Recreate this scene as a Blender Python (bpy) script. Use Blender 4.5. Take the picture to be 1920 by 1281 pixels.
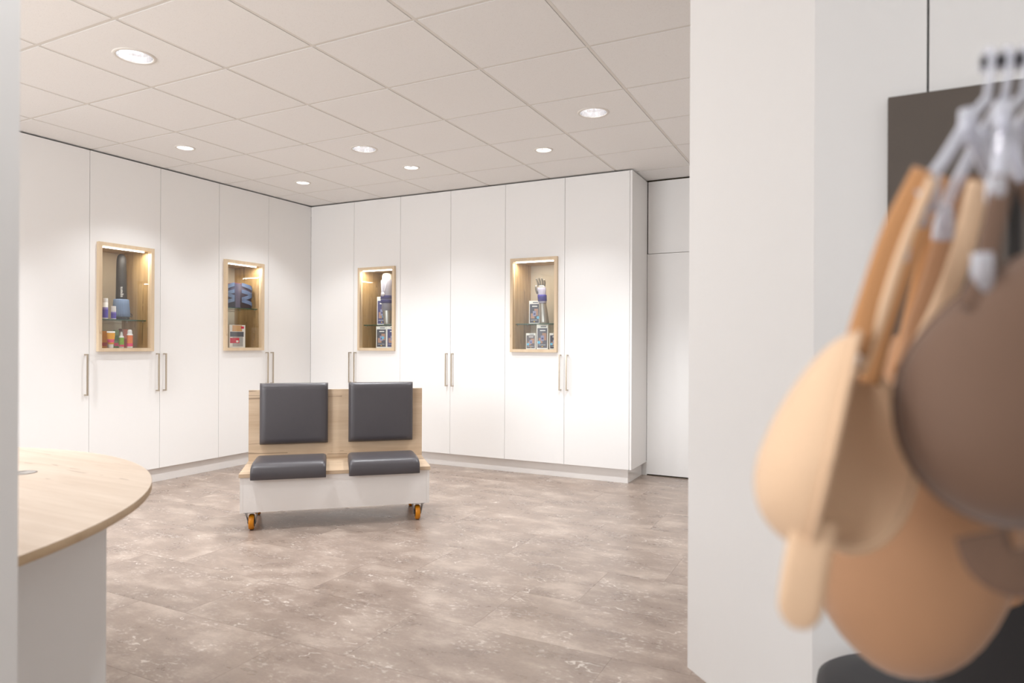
import bpy, bmesh, math, random
from mathutils import Vector, Matrix

# ------------------------------------------------------------------ scene, camera, light level
for o in list(bpy.data.objects):
    bpy.data.objects.remove(o, do_unlink=True)
scene = bpy.context.scene
COL = scene.collection
PI = math.pi

CAM_H = 1.195
CEIL = 2.706
FPX, YAW, ROLL, HORIZON = 1259.0, 0.4665, 0.0044, 646.1
FWD = Vector((-math.sin(YAW), math.cos(YAW), 0))
RT0 = Vector((math.cos(YAW), math.sin(YAW), 0))
UP0 = Vector((0, 0, 1))
RT = RT0 * math.cos(ROLL) + UP0 * math.sin(ROLL)
UP = UP0 * math.cos(ROLL) - RT0 * math.sin(ROLL)
CAMPOS = Vector((5.288, -5.587, CAM_H))
cam_data = bpy.data.cameras.new('camera')
cam = bpy.data.objects.new('camera', cam_data)
COL.objects.link(cam)
m3 = Matrix((RT, UP, -FWD)).transposed()
cam.matrix_world = Matrix.Translation(CAMPOS) @ m3.to_4x4()
cam_data.sensor_width = 36.0
cam_data.lens = FPX / 1920 * 36.0
cam_data.shift_y = (HORIZON - 640.5) / 1920
cam_data.clip_start = 0.02
cam_data.dof.use_dof = True
cam_data.dof.focus_distance = 5.4
cam_data.dof.aperture_fstop = 2.8
scene.camera = cam

world = bpy.data.worlds.new('world')
scene.world = world
world.use_nodes = True
world.node_tree.nodes['Background'].inputs[0].default_value = (0.9, 0.92, 1.0, 1)
world.node_tree.nodes['Background'].inputs[1].default_value = 0.3

BIG_W, SMALL_W, LAMP_COL = 63.0, 19.5, (0.94, 0.972, 1.0)
DAY_W, FILL_W = 98.0, 10.0
# unseen shop window's daylight, placed for its effect; the rear one is added fill
for nm, w, loc, rot in (('shop_daylight', DAY_W, (1.75, -7.98, 1.70), (PI / 2, 0, 0)),
                        ('rear_fill', FILL_W, (5.65, -7.98, 1.70), (PI / 2, 0, 0))):
    day = bpy.data.lights.new(nm, 'AREA')
    day.shape = 'RECTANGLE'
    day.size, day.size_y = (3.0, 1.6) if nm == 'shop_daylight' else (2.3, 1.6)
    day.energy = w
    day.color = (0.92, 0.96, 1.0)
    day_o = bpy.data.objects.new(nm, day)
    COL.objects.link(day_o)
    day_o.location = loc
    day_o.rotation_euler = rot

scene.view_settings.view_transform = 'Standard'
scene.view_settings.look = 'None'
scene.view_settings.exposure = 0.65
scene.view_settings.gamma = 1.0
scene.view_settings.use_curve_mapping = False



def cam_pt(px, py, d):
    """world point at depth d (metres in front of the lens) on the line of sight of a photo pixel"""
    return CAMPOS + FWD * d + RT * ((px - 960) / FPX * d) + UP * ((HORIZON - py) / FPX * d)


# ------------------------------------------------------------------ materials
def srgb(r, g, b):
    def f(c):
        c /= 255.0
        return c / 12.92 if c <= 0.04045 else ((c + 0.055) / 1.055) ** 2.4
    return (f(r), f(g), f(b), 1.0)


def new_mat(name):
    m = bpy.data.materials.new(name)
    m.use_nodes = True
    nt = m.node_tree
    return m, nt, nt.nodes['Principled BSDF'], nt.nodes['Material Output']


def ramp(nt, stops):
    r = nt.nodes.new('ShaderNodeValToRGB')
    while len(r.color_ramp.elements) < len(stops):
        r.color_ramp.elements.new(0.5)
    for e, (p, c) in zip(r.color_ramp.elements, stops):
        e.position = p
        e.color = c if len(c) == 4 else (*c, 1)
    return r


def noise(nt, vec, scale, detail=4, rough=0.5):
    n = nt.nodes.new('ShaderNodeTexNoise')
    n.inputs['Scale'].default_value = scale
    n.inputs['Detail'].default_value = detail
    n.inputs['Roughness'].default_value = rough
    if vec is not None:
        nt.links.new(vec, n.inputs['Vector'])
    return n


def mixc(nt, fac, a, b, mode='MIX'):
    n = nt.nodes.new('ShaderNodeMix')
    n.data_type = 'RGBA'
    n.blend_type = mode
    for sock, v in ((n.inputs[0], fac), (n.inputs[6], a), (n.inputs[7], b)):
        if hasattr(v, 'links'):
            nt.links.new(v, sock)
        else:
            sock.default_value = v
    return n.outputs[2]


def math_n(nt, op, a, b=None):
    n = nt.nodes.new('ShaderNodeMath')
    n.operation = op
    for i, v in enumerate((a, b)):
        if v is None:
            continue
        if hasattr(v, 'links'):
            nt.links.new(v, n.inputs[i])
        else:
            n.inputs[i].default_value = v
    return n.outputs[0]


def bump(nt, bsdf, height, strength, dist=0.01):
    b = nt.nodes.new('ShaderNodeBump')
    b.inputs['Strength'].default_value = strength
    b.inputs['Distance'].default_value = dist
    nt.links.new(height, b.inputs['Height'])
    nt.links.new(b.outputs[0], bsdf.inputs['Normal'])


def plain(name, col, rough=0.5, metal=0.0, var=0.0, vscale=30, spec=0.5, bmp=0.0, bscale=200, coat=0.0, sheen=0.0):
    m, nt, b, out = new_mat(name)
    b.inputs['Roughness'].default_value = rough
    b.inputs['Metallic'].default_value = metal
    b.inputs['Specular IOR Level'].default_value = spec
    b.inputs['Coat Weight'].default_value = coat
    b.inputs['Coat Roughness'].default_value = 0.1
    if sheen:
        b.inputs['Sheen Weight'].default_value = sheen
    tc = nt.nodes.new('ShaderNodeTexCoord')
    n = noise(nt, tc.outputs['Object'], vscale, 3)
    c2 = tuple(max(0, c * (1 - var)) for c in col[:3]) + (1,)
    c1 = tuple(min(1, c * (1 + var)) for c in col[:3]) + (1,)
    nt.links.new(mixc(nt, n.outputs['Fac'], c2, c1), b.inputs['Base Color'])
    if bmp:
        n2 = noise(nt, tc.outputs['Object'], bscale, 3)
        bump(nt, b, n2.outputs['Fac'], bmp, 0.002)
    return m


def wood(name, lo, hi, crack, axis, rough=0.45, scale=1.0, lw=0.010, lk=0.49):
    """oak decor board; axis = index of the object axis the grain runs along"""
    m, nt, b, out = new_mat(name)
    tc = nt.nodes.new('ShaderNodeTexCoord')
    mp = nt.nodes.new('ShaderNodeMapping')
    nt.links.new(tc.outputs['Object'], mp.inputs['Vector'])
    s = [14.0 * scale] * 3
    s[axis] = 0.9 * scale
    mp.inputs['Scale'].default_value = s
    n1 = noise(nt, mp.outputs[0], 1.0, 6, 0.62)
    mp2 = nt.nodes.new('ShaderNodeMapping')
    nt.links.new(tc.outputs['Object'], mp2.inputs['Vector'])
    s2 = [110.0 * scale] * 3
    s2[axis] = 6.0 * scale
    mp2.inputs['Scale'].default_value = s2
    n2 = noise(nt, mp2.outputs[0], 1.0, 3, 0.6)
    r = ramp(nt, [(0.30, lo), (0.50, tuple((a + c) / 2 for a, c in zip(lo, hi))), (0.70, hi)])
    nt.links.new(n1.outputs['Fac'], r.inputs[0])
    col = mixc(nt, 0.35, r.outputs[0], mixc(nt, n2.outputs['Fac'], lo, hi))
    # dark cracks: narrow contour of a stretched noise, kept only in places
    mp3 = nt.nodes.new('ShaderNodeMapping')
    nt.links.new(tc.outputs['Object'], mp3.inputs['Vector'])
    s3 = [6.0 * scale] * 3
    s3[axis] = 0.30 * scale
    mp3.inputs['Scale'].default_value = s3
    mp3.inputs['Location'].default_value = (3.1, 1.7, 0.4)
    n3 = noise(nt, mp3.outputs[0], 1.0, 3, 0.45)
    d = math_n(nt, 'ABSOLUTE', math_n(nt, 'SUBTRACT', n3.outputs['Fac'], 0.52))
    line = math_n(nt, 'LESS_THAN', d, lw)
    n4 = noise(nt, tc.outputs['Object'], 3.5 * scale, 2)
    keep = math_n(nt, 'GREATER_THAN', n4.outputs['Fac'], lk)
    fac = math_n(nt, 'MULTIPLY', math_n(nt, 'MULTIPLY', line, keep), 0.55)
    col = mixc(nt, fac, col, crack)
    nt.links.new(col, b.inputs['Base Color'])
    b.inputs['Roughness'].default_value = rough
    bump(nt, b, n2.outputs['Fac'], 0.12, 0.002)
    return m


def floor_mat():
    m, nt, b, out = new_mat('stone_vinyl')
    tc = nt.nodes.new('ShaderNodeTexCoord')
    oi = nt.nodes.new('ShaderNodeObjectInfo')
    cmb = nt.nodes.new('ShaderNodeCombineXYZ')
    nt.links.new(math_n(nt, 'MULTIPLY', oi.outputs['Random'], 37.0), cmb.inputs[0])
    nt.links.new(math_n(nt, 'MULTIPLY', oi.outputs['Random'], 91.0), cmb.inputs[1])
    add = nt.nodes.new('ShaderNodeVectorMath')
    add.operation = 'ADD'
    nt.links.new(tc.outputs['Object'], add.inputs[0])
    nt.links.new(cmb.outputs[0], add.inputs[1])
    mp = nt.nodes.new('ShaderNodeMapping')
    nt.links.new(add.outputs[0], mp.inputs['Vector'])
    mp.inputs['Scale'].default_value = (1.0, 1.7, 1.0)
    v = mp.outputs[0]
    n1 = noise(nt, v, 3.2, 9, 0.62)
    r1 = ramp(nt, [(0.30, srgb(136, 119, 108)), (0.50, srgb(156, 138, 126)), (0.68, srgb(186, 169, 156))])
    nt.links.new(n1.outputs['Fac'], r1.inputs[0])
    # per-tile tone
    tone = math_n(nt, 'ADD', math_n(nt, 'MULTIPLY', oi.outputs['Random'], 0.08), 0.96)
    tcol = nt.nodes.new('ShaderNodeCombineColor')
    for i in range(3):
        nt.links.new(tone, tcol.inputs[i])
    col = mixc(nt, 1.0, r1.outputs[0], tcol.outputs[0], 'MULTIPLY')
    # fine grain
    n2 = noise(nt, v, 60, 4, 0.7)
    r2 = ramp(nt, [(0.3, (0.9, 0.9, 0.9)), (0.7, (1.08, 1.08, 1.08))])
    nt.links.new(n2.outputs['Fac'], r2.inputs[0])
    col = mixc(nt, 1.0, col, r2.outputs[0], 'MULTIPLY')
    # pale worn flecks gathered in clouds
    n3 = noise(nt, v, 34, 5, 0.65)
    n4 = noise(nt, v, 4.5, 3, 0.5)
    fl = ramp(nt, [(0.54, (0, 0, 0)), (0.64, (1, 1, 1))])
    nt.links.new(n3.outputs['Fac'], fl.inputs[0])
    cl = ramp(nt, [(0.45, (0, 0, 0)), (0.62, (1, 1, 1))])
    nt.links.new(n4.outputs['Fac'], cl.inputs[0])
    fac = math_n(nt, 'MULTIPLY', math_n(nt, 'MULTIPLY', fl.outputs[0], cl.outputs[0]), 0.65)
    col = mixc(nt, fac, col, srgb(222, 212, 203))
    # thin pale veins
    n5 = noise(nt, v, 2.6, 4, 0.5)
    dd = math_n(nt, 'ABSOLUTE', math_n(nt, 'SUBTRACT', n5.outputs['Fac'], 0.5))
    ln = math_n(nt, 'LESS_THAN', dd, 0.0045)
    n6 = noise(nt, v, 5.0, 2, 0.5)
    kp = math_n(nt, 'GREATER_THAN', n6.outputs['Fac'], 0.60)
    col = mixc(nt, math_n(nt, 'MULTIPLY', math_n(nt, 'MULTIPLY', ln, kp), 0.6), col, srgb(226, 216, 206))
    # dark scuffs
    n7 = noise(nt, v, 22, 5, 0.6)
    n8 = noise(nt, v, 3.4, 2, 0.5)
    dk = ramp(nt, [(0.62, (0, 0, 0)), (0.68, (1, 1, 1))])
    nt.links.new(n7.outputs['Fac'], dk.inputs[0])
    kp2 = math_n(nt, 'GREATER_THAN', n8.outputs['Fac'], 0.58)
    col = mixc(nt, math_n(nt, 'MULTIPLY', math_n(nt, 'MULTIPLY', dk.outputs[0], kp2), 0.12), col, srgb(118, 100, 92))
    nt.links.new(col, b.inputs['Base Color'])
    rr = ramp(nt, [(0.3, (0.24, 0.24, 0.24)), (0.7, (0.38, 0.38, 0.38))])
    nt.links.new(n1.outputs['Fac'], rr.inputs[0])
    nt.links.new(rr.outputs[0], b.inputs['Roughness'])
    bump(nt, b, n3.outputs['Fac'], 0.12, 0.003)
    return m


def glass_mat(name, tint=(1, 1, 1, 1), refl=0.10, rough=0.0):
    """clear sheet: lets light straight through, mirrors a little more at grazing angles"""
    m, nt, b, out = new_mat(name)
    tr = nt.nodes.new('ShaderNodeBsdfTransparent')
    tr.inputs[0].default_value = tint
    gl = nt.nodes.new('ShaderNodeBsdfGlossy')
    gl.inputs['Roughness'].default_value = rough
    lw = nt.nodes.new('ShaderNodeLayerWeight')
    lw.inputs[0].default_value = 0.5
    fac = math_n(nt, 'ADD', math_n(nt, 'MULTIPLY', math_n(nt, 'POWER', lw.outputs['Facing'], 4.5), 0.8), refl)
    mx = nt.nodes.new('ShaderNodeMixShader')
    nt.links.new(fac, mx.inputs[0])
    nt.links.new(tr.outputs[0], mx.inputs[1])
    nt.links.new(gl.outputs[0], mx.inputs[2])
    nt.links.new(mx.outputs[0], out.inputs[0])
    return m


def milky_mat():
    m, nt, b, out = new_mat('clear_plastic')
    b.inputs['Base Color'].default_value = (0.78, 0.78, 0.84, 1)
    b.inputs['Roughness'].default_value = 0.06
    b.inputs['Specular IOR Level'].default_value = 1.0
    tr = nt.nodes.new('ShaderNodeBsdfTransparent')
    tr.inputs[0].default_value = (0.95, 0.95, 0.98, 1)
    lw = nt.nodes.new('ShaderNodeLayerWeight')
    lw.inputs[0].default_value = 0.45
    fac = math_n(nt, 'ADD', math_n(nt, 'MULTIPLY', lw.outputs['Facing'], 0.55), 0.38)
    mx = nt.nodes.new('ShaderNodeMixShader')
    nt.links.new(fac, mx.inputs[0])
    nt.links.new(tr.outputs[0], mx.inputs[1])
    nt.links.new(b.outputs[0], mx.inputs[2])
    nt.links.new(mx.outputs[0], out.inputs[0])
    return m


def emit(name, col, strength):
    m, nt, b, out = new_mat(name)
    b.inputs['Base Color'].default_value = (0.8, 0.8, 0.8, 1)
    b.inputs['Emission Color'].default_value = col
    b.inputs['Emission Strength'].default_value = strength
    return m


def ceiling_mat():
    m, nt, b, out = new_mat('mineral_tile')
    tc = nt.nodes.new('ShaderNodeTexCoord')
    n = noise(nt, tc.outputs['Object'], 260, 3, 0.7)
    r = ramp(nt, [(0.28, srgb(222, 218, 215)), (0.42, srgb(245, 243, 241))])
    nt.links.new(n.outputs['Fac'], r.inputs[0])
    nt.links.new(r.outputs[0], b.inputs['Base Color'])
    b.inputs['Roughness'].default_value = 0.95
    b.inputs['Specular IOR Level'].default_value = 0.1
    bump(nt, b, n.outputs['Fac'], 0.25, 0.002)
    return m


M = {}
M['white'] = plain('white_melamine', srgb(244, 242, 240), 0.42, var=0.006, bmp=0.03, bscale=400)
M['white_gloss'] = plain('white_gloss', srgb(238, 234, 231), 0.12, var=0.004)
M['wallpaint'] = plain('wall_paint', srgb(242, 240, 237), 0.8, var=0.008, bmp=0.05, bscale=300)
M['carcass'] = plain('cabinet_inside', srgb(205, 200, 192), 0.6, var=0.01)
M['ceiling'] = ceiling_mat()
M['gridbar'] = plain('white_enamel', srgb(228, 223, 216), 0.5, var=0.01)
M['plenum'] = plain('plenum_dark', srgb(90, 86, 80), 0.9, var=0.05)
M['floor'] = floor_mat()
M['floorbase'] = plain('screed', srgb(120, 108, 98), 0.9, var=0.05)
M['oak_x'] = wood('oak_grain_x', srgb(178, 150, 121), srgb(216, 193, 166), srgb(92, 70, 52), 0, lw=0.007, lk=0.46)
M['oak_top'] = wood('oak_table', srgb(186, 164, 143), srgb(214, 197, 180), srgb(140, 112, 95), 0, 0.4, 1.6, 0.004, 0.52)
M['oak_z'] = wood('oak_grain_z', srgb(150, 120, 80), srgb(196, 166, 122), srgb(80, 58, 36), 2, scale=2.0, lw=0.008)
M['oak_frame'] = wood('oak_frame', srgb(206, 181, 148), srgb(228, 207, 178), srgb(190, 160, 125), 2, lw=0.002)
M['oak_edge'] = wood('oak_edge', srgb(186, 157, 122), srgb(208, 182, 148), srgb(150, 120, 90), 0, lw=0.001)
M['backpanel'] = plain('greige_back', srgb(200, 190, 172), 0.6, var=0.02)
M['leather'] = plain('grey_leatherette', srgb(74, 70, 73), 0.38, var=0.04, bmp=0.15, bscale=350, spec=0.5)
M['seam'] = plain('dark_piping', srgb(48, 45, 47), 0.5, var=0.03)
M['steel'] = plain('brushed_nickel', srgb(190, 178, 162), 0.28, 1.0, var=0.05, vscale=80)
M['zinc'] = plain('zinc_plate', srgb(150, 155, 160), 0.3, 1.0, var=0.12, vscale=50)
M['darkmetal'] = plain('dark_metal', srgb(40, 36, 34), 0.4, 0.8, var=0.05)
M['wheel'] = plain('amber_polyurethane', srgb(214, 134, 8), 0.35, var=0.06)
M['hub'] = plain('black_plastic', srgb(22, 21, 22), 0.4, var=0.05)
M['glass'] = glass_mat('showcase_glass', (0.98, 0.985, 0.98, 1), 0.05)
M['shelf'] = glass_mat('shelf_glass', (0.93, 0.97, 0.95, 1), 0.05)
M['shelfedge'] = plain('glass_edge_green', srgb(26, 78, 62), 0.15, var=0.1)
M['led'] = emit('led_strip', (1.0, 0.95, 0.88, 1), 6.0)
M['lampdisc'] = emit('lamp_disc', (1.0, 1.0, 1.0, 1), 8.0)
M['lampdisc_s'] = emit('lamp_disc_small', (1.0, 1.0, 1.0, 1), 14.0)
M['reflector'] = plain('bright_reflector', srgb(240, 239, 240), 0.2, 0.92, var=0.10, vscale=60)
M['darkboard'] = plain('taupe_board', srgb(96, 86, 78), 0.55, var=0.10, vscale=6)
M['stool'] = plain('charcoal_vinyl', srgb(52, 51, 54), 0.5, var=0.05)
M['gap'] = plain('shadow_gap', srgb(70, 62, 46), 0.8, var=0.05)
M['clear'] = milky_mat()


def flat(name, r, g, b, rough=0.45, metal=0.0, var=0.02):
    key = 'f_' + name
    if key not in M:
        M[key] = plain(name, srgb(r, g, b), rough, metal, var=var)
    return M[key]


# ------------------------------------------------------------------ mesh helpers
def link(name, me, parent=None, mats=(), loc=None, rot=None, smooth=False):
    o = bpy.data.objects.new(name, me)
    COL.objects.link(o)
    if parent is not None:
        o.parent = parent
    if loc is not None:
        o.location = loc
    if rot is not None:
        o.rotation_euler = rot
    if mats and not me.materials:
        for mm in mats:
            me.materials.append(mm)
    if smooth:
        for p in me.polygons:
            p.use_smooth = True
    return o


def empty(name, loc=(0, 0, 0), rotz=0.0):
    o = bpy.data.objects.new(name, None)
    o.empty_display_size = 0.1
    COL.objects.link(o)
    o.location = loc
    o.rotation_euler = (0, 0, rotz)
    return o


def tag(o, label, cat, group=None):
    o['label'] = label
    o['category'] = cat
    if group:
        o['group'] = group
    return o


def structure(o, label=None):
    o['kind'] = 'structure'
    if label:
        o['label'] = label
    return o


class MB:
    def __init__(self):
        self.bm = bmesh.new()

    def box(self, x0, x1, y0, y1, z0, z1, mat=0):
        vs = [self.bm.verts.new(p) for p in ((x0, y0, z0), (x1, y0, z0), (x1, y1, z0), (x0, y1, z0),
                                             (x0, y0, z1), (x1, y0, z1), (x1, y1, z1), (x0, y1, z1))]
        for f in ((3, 2, 1, 0), (4, 5, 6, 7), (0, 1, 5, 4), (1, 2, 6, 5), (2, 3, 7, 6), (3, 0, 4, 7)):
            fc = self.bm.faces.new([vs[i] for i in f])
            fc.material_index = mat
        return self

    def prism(self, pts, z0, z1, mat=0):
        a = [self.bm.verts.new((p[0], p[1], z0)) for p in pts]
        b = [self.bm.verts.new((p[0], p[1], z1)) for p in pts]
        n = len(pts)
        self.bm.faces.new(list(reversed(a))).material_index = mat
        self.bm.faces.new(b).material_index = mat
        for i in range(n):
            self.bm.faces.new((a[i], a[(i + 1) % n], b[(i + 1) % n], b[i])).material_index = mat
        return self

    def lathe(self, prof, n=24, c=(0, 0), sx=1.0, sy=1.0, mat=0, cap0=True, cap1=True, flute=None):
        """prof: list of (radius, z); flute=(count, depth) gives ribs"""
        rings = []
        for r, z in prof:
            ring = []
            for i in range(n):
                a = 2 * PI * i / n
                rr = r
                if flute:
                    rr = r * (1 + flute[1] * math.cos(flute[0] * a))
                ring.append(self.bm.verts.new((c[0] + rr * sx * math.cos(a), c[1] + rr * sy * math.sin(a), z)))
            rings.append(ring)
        for k in range(len(rings) - 1):
            for i in range(n):
                j = (i + 1) % n
                self.bm.faces.new((rings[k][i], rings[k][j], rings[k + 1][j], rings[k + 1][i])).material_index = mat
        if cap0:
            self.bm.faces.new(list(reversed(rings[0]))).material_index = mat
        if cap1:
            self.bm.faces.new(rings[-1]).material_index = mat
        return self

    def tube(self, pts, r, n=8, mat=0, caps=True, flat_=1.0, ref0=None):
        """round (or flattened) tube along a list of points; r number or list"""
        pts = [Vector(p) for p in pts]
        rs = r if isinstance(r, (list, tuple)) else [r] * len(pts)
        rings = []
        prev = ref0
        for i, p in enumerate(pts):
            t = (pts[min(i + 1, len(pts) - 1)] - pts[max(i - 1, 0)])
            t.normalize()
            ref = prev if prev is not None else (Vector((0, 0, 1)) if abs(t.z) < 0.9 else Vector((1, 0, 0)))
            a = ref - t * ref.dot(t)
            if a.length < 1e-6:
                a = Vector((0, 1, 0)) - t * t.y
            a.normalize()
            prev = a
            b = t.cross(a)
            rings.append([self.bm.verts.new(p + (a * math.cos(2 * PI * k / n) * flat_ + b * math.sin(2 * PI * k / n)) * rs[i])
                          for k in range(n)])
        for i in range(len(rings) - 1):
            for k in range(n):
                j = (k + 1) % n
                self.bm.faces.new((rings[i][k], rings[i][j], rings[i + 1][j], rings[i + 1][k])).material_index = mat
        if caps:
            self.bm.faces.new(list(reversed(rings[0]))).material_index = mat
            self.bm.faces.new(rings[-1]).material_index = mat
        return self

    def bevel(self, w, seg=2, angle=30):
        es = [e for e in self.bm.edges if len(e.link_faces) == 2 and e.calc_face_angle(0) > math.radians(angle)]
        bmesh.ops.bevel(self.bm, geom=es, offset=w, segments=seg, profile=0.5, affect='EDGES')
        return self

    def xf(self, mtx):
        bmesh.ops.transform(self.bm, matrix=mtx, verts=self.bm.verts)
        return self

    def mesh(self, name='mesh'):
        bmesh.ops.recalc_face_normals(self.bm, faces=self.bm.faces)
        me = bpy.data.meshes.new(name)
        self.bm.to_mesh(me)
        self.bm.free()
        return me

    def build(self, name, mats, parent=None, loc=None, rot=None, smooth=False):
        if not isinstance(mats, (list, tuple)):
            mats = [mats]
        return link(name, self.mesh(name), parent, mats, loc, rot, smooth)


def smooth_by_angle(o, deg=35):
    me = o.data
    for p in me.polygons:
        p.use_smooth = True
    bm = bmesh.new()
    bm.from_mesh(me)
    for e in bm.edges:
        if len(e.link_faces) == 2 and e.calc_face_angle(0) > math.radians(deg):
            e.smooth = False
    bm.to_mesh(me)
    bm.free()
    return o


def bez(pts, n=8):
    """Catmull-Rom through the points"""
    P = [Vector(p) for p in pts]
    P = [P[0] * 2 - P[1]] + P + [P[-1] * 2 - P[-2]]
    out = []
    for i in range(1, len(P) - 2):
        for k in range(n):
            t = k / n
            a, b, c, d = P[i - 1], P[i], P[i + 1], P[i + 2]
            out.append(0.5 * ((2 * b) + (c - a) * t + (2 * a - 5 * b + 4 * c - d) * t * t + (3 * b - a - 3 * c + d) * t ** 3))
    out.append(P[-2].copy())
    return out


# ------------------------------------------------------------------ room shell
RX0, RX1, RY0, RY1 = -0.62, 7.2, -8.0, 0.50
fl = structure(MB().box(RX0, RX1, RY0, RY1, -0.12, -0.0045).build('floor', M['floorbase']),
               'beige brown stone effect vinyl floor of large staggered tiles')
TL, TW, GAP = 0.914, 0.457, 0.0004
cache = {}


def clip_tile(kind, x0, x1, y0, y1, z0, z1, gap, mat, parent, bev):
    x0, x1, y0, y1 = max(x0, RX0), min(x1, RX1), max(y0, RY0), min(y1, RY1)
    if x1 - x0 < 0.02 or y1 - y0 < 0.02:
        return
    w, h = round(x1 - x0, 3), round(y1 - y0, 3)
    key = (kind, w, h)
    if key not in cache:
        mb = MB().box(-w / 2 + gap, w / 2 - gap, -h / 2 + gap, h / 2 - gap, z0, z1)
        if bev:
            mb.bevel(bev, 1)
        cache[key] = mb.mesh(kind)
    return link(kind, cache[key], parent, [mat], ((x0 + x1) / 2, (y0 + y1) / 2, 0))


for r in range(-12, 9):
    y0 = -3.58 + r * TW
    if y0 + TW < RY0 or y0 > RY1:
        continue
    off = (2.652 + r * 0.296) % TL
    k = -2
    while off + k * TL < RX1:
        clip_tile('floor_tile', off + k * TL, off + (k + 1) * TL, y0, y0 + TW, -0.0045, 0.0, GAP, M['floor'], fl, 0)
        k += 1

# ceiling: slab above, hung tile grid below
ce = structure(MB().box(RX0, RX1, RY0, RY1, 2.95, 3.05).build('ceiling', M['plenum']),
               'suspended ceiling of square white mineral tiles in a metal grid')
GX, GY, GP = 3.471, -3.002, 0.625
BIG = [(1.914, -3.324, 'large recessed downlight above the round oak table, nearest the picture\'s left edge'),
       (3.790, -1.450, 'large recessed downlight on the right, nearest the white wall with bras'),
       (1.917, -1.456, 'large recessed downlight above the bench, in the middle of the ceiling')]
SMALL = [(0.690, -2.090, 'small recessed spot over the cabinet with the black sleeve form'),
         (0.694, -0.845, 'small recessed spot nearest the corner of the room'),
         (1.930, -0.850, 'small recessed spot between the two middle cabinets and large downlight'),
         (3.160, -0.830, 'small recessed spot over the cabinet with the hand dummy')]
BIG_OFF = [(1.909, -5.19, 'large recessed downlight out of view, over the desk'),
           (4.409, -5.19, 'large recessed downlight out of view, left of the bra rail'),  # added lamp, put here to brighten the bras
           (4.995, -1.45, 'large recessed downlight out of view, behind the angled cabinet'),
           (0.66, -3.94, 'large recessed downlight out of view, beyond the left wall edge')]
lamps = [(x, y, 0.105, 0.086) for x, y, _ in BIG + BIG_OFF] + [(x, y, 0.074, 0.058) for x, y, _ in SMALL]


def holed_tile(x0, x1, y0, y1, hx, hy, hr, z0, z1):
    """square tile with a round hole for a lamp"""
    bm = bmesh.new()
    n = 32
    cx, cy = (x0 + x1) / 2, (y0 + y1) / 2
    w, h = (x1 - x0) / 2, (y1 - y0) / 2
    rings = {}
    for z in (z0, z1):
        inn, outr = [], []
        for i in range(n):
            a = 2 * PI * i / n + PI / 4
            inn.append(bm.verts.new((hx - cx + hr * math.cos(a), hy - cy + hr * math.sin(a), z)))
            c, s = math.cos(a), math.sin(a)
            k = 1 / max(abs(c), abs(s))
            outr.append(bm.verts.new((w * c * k, h * s * k, z)))
        rings[z] = (inn, outr)
    for z in (z0, z1):
        inn, outr = rings[z]
        for i in range(n):
            j = (i + 1) % n
            bm.faces.new((inn[i], inn[j], outr[j], outr[i]))
    for q in (0, 1):
        a, b = rings[z0][q], rings[z1][q]
        for i in range(n):
            j = (i + 1) % n
            bm.faces.new((a[i], a[j], b[j], b[i]))
    bmesh.ops.recalc_face_normals(bm, faces=bm.faces)
    me = bpy.data.meshes.new('ceiling_tile')
    bm.to_mesh(me)
    bm.free()
    return me


BARW = 0.0105
for i in range(-8, 8):
    for j in range(-9, 8):
        x0, y0 = GX + i * GP, GY + j * GP
        x1, y1 = x0 + GP, y0 + GP
        lm = [l for l in lamps if x0 < l[0] < x1 and y0 < l[1] < y1]
        if lm:
            l = lm[0]
            me = holed_tile(x0 + BARW, x1 - BARW, y0 + BARW, y1 - BARW, l[0], l[1], l[3] + 0.004, CEIL, CEIL + 0.018)
            link('ceiling_tile', me, ce, [M['ceiling']], ((x0 + x1) / 2, (y0 + y1) / 2, 0))
        else:
            clip_tile('ceiling_tile', x0, x1, y0, y1, CEIL, CEIL + 0.018, BARW, M['ceiling'], ce, 0)
for i in range(-6, 7):
    x = GX + i * GP
    if RX0 < x < RX1:
        MB().box(x - 0.0082, x + 0.0082, RY0, RY1, CEIL + 0.0015, CEIL + 0.03).build('grid_bar', M['gridbar'], ce)
for j in range(-8, 6):
    y = GY + j * GP
    if RY0 < y < RY1:
        MB().box(RX0, RX1, y - 0.0082, y + 0.0082, CEIL + 0.0017, CEIL + 0.028).build('grid_bar', M['gridbar'], ce)

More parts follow.
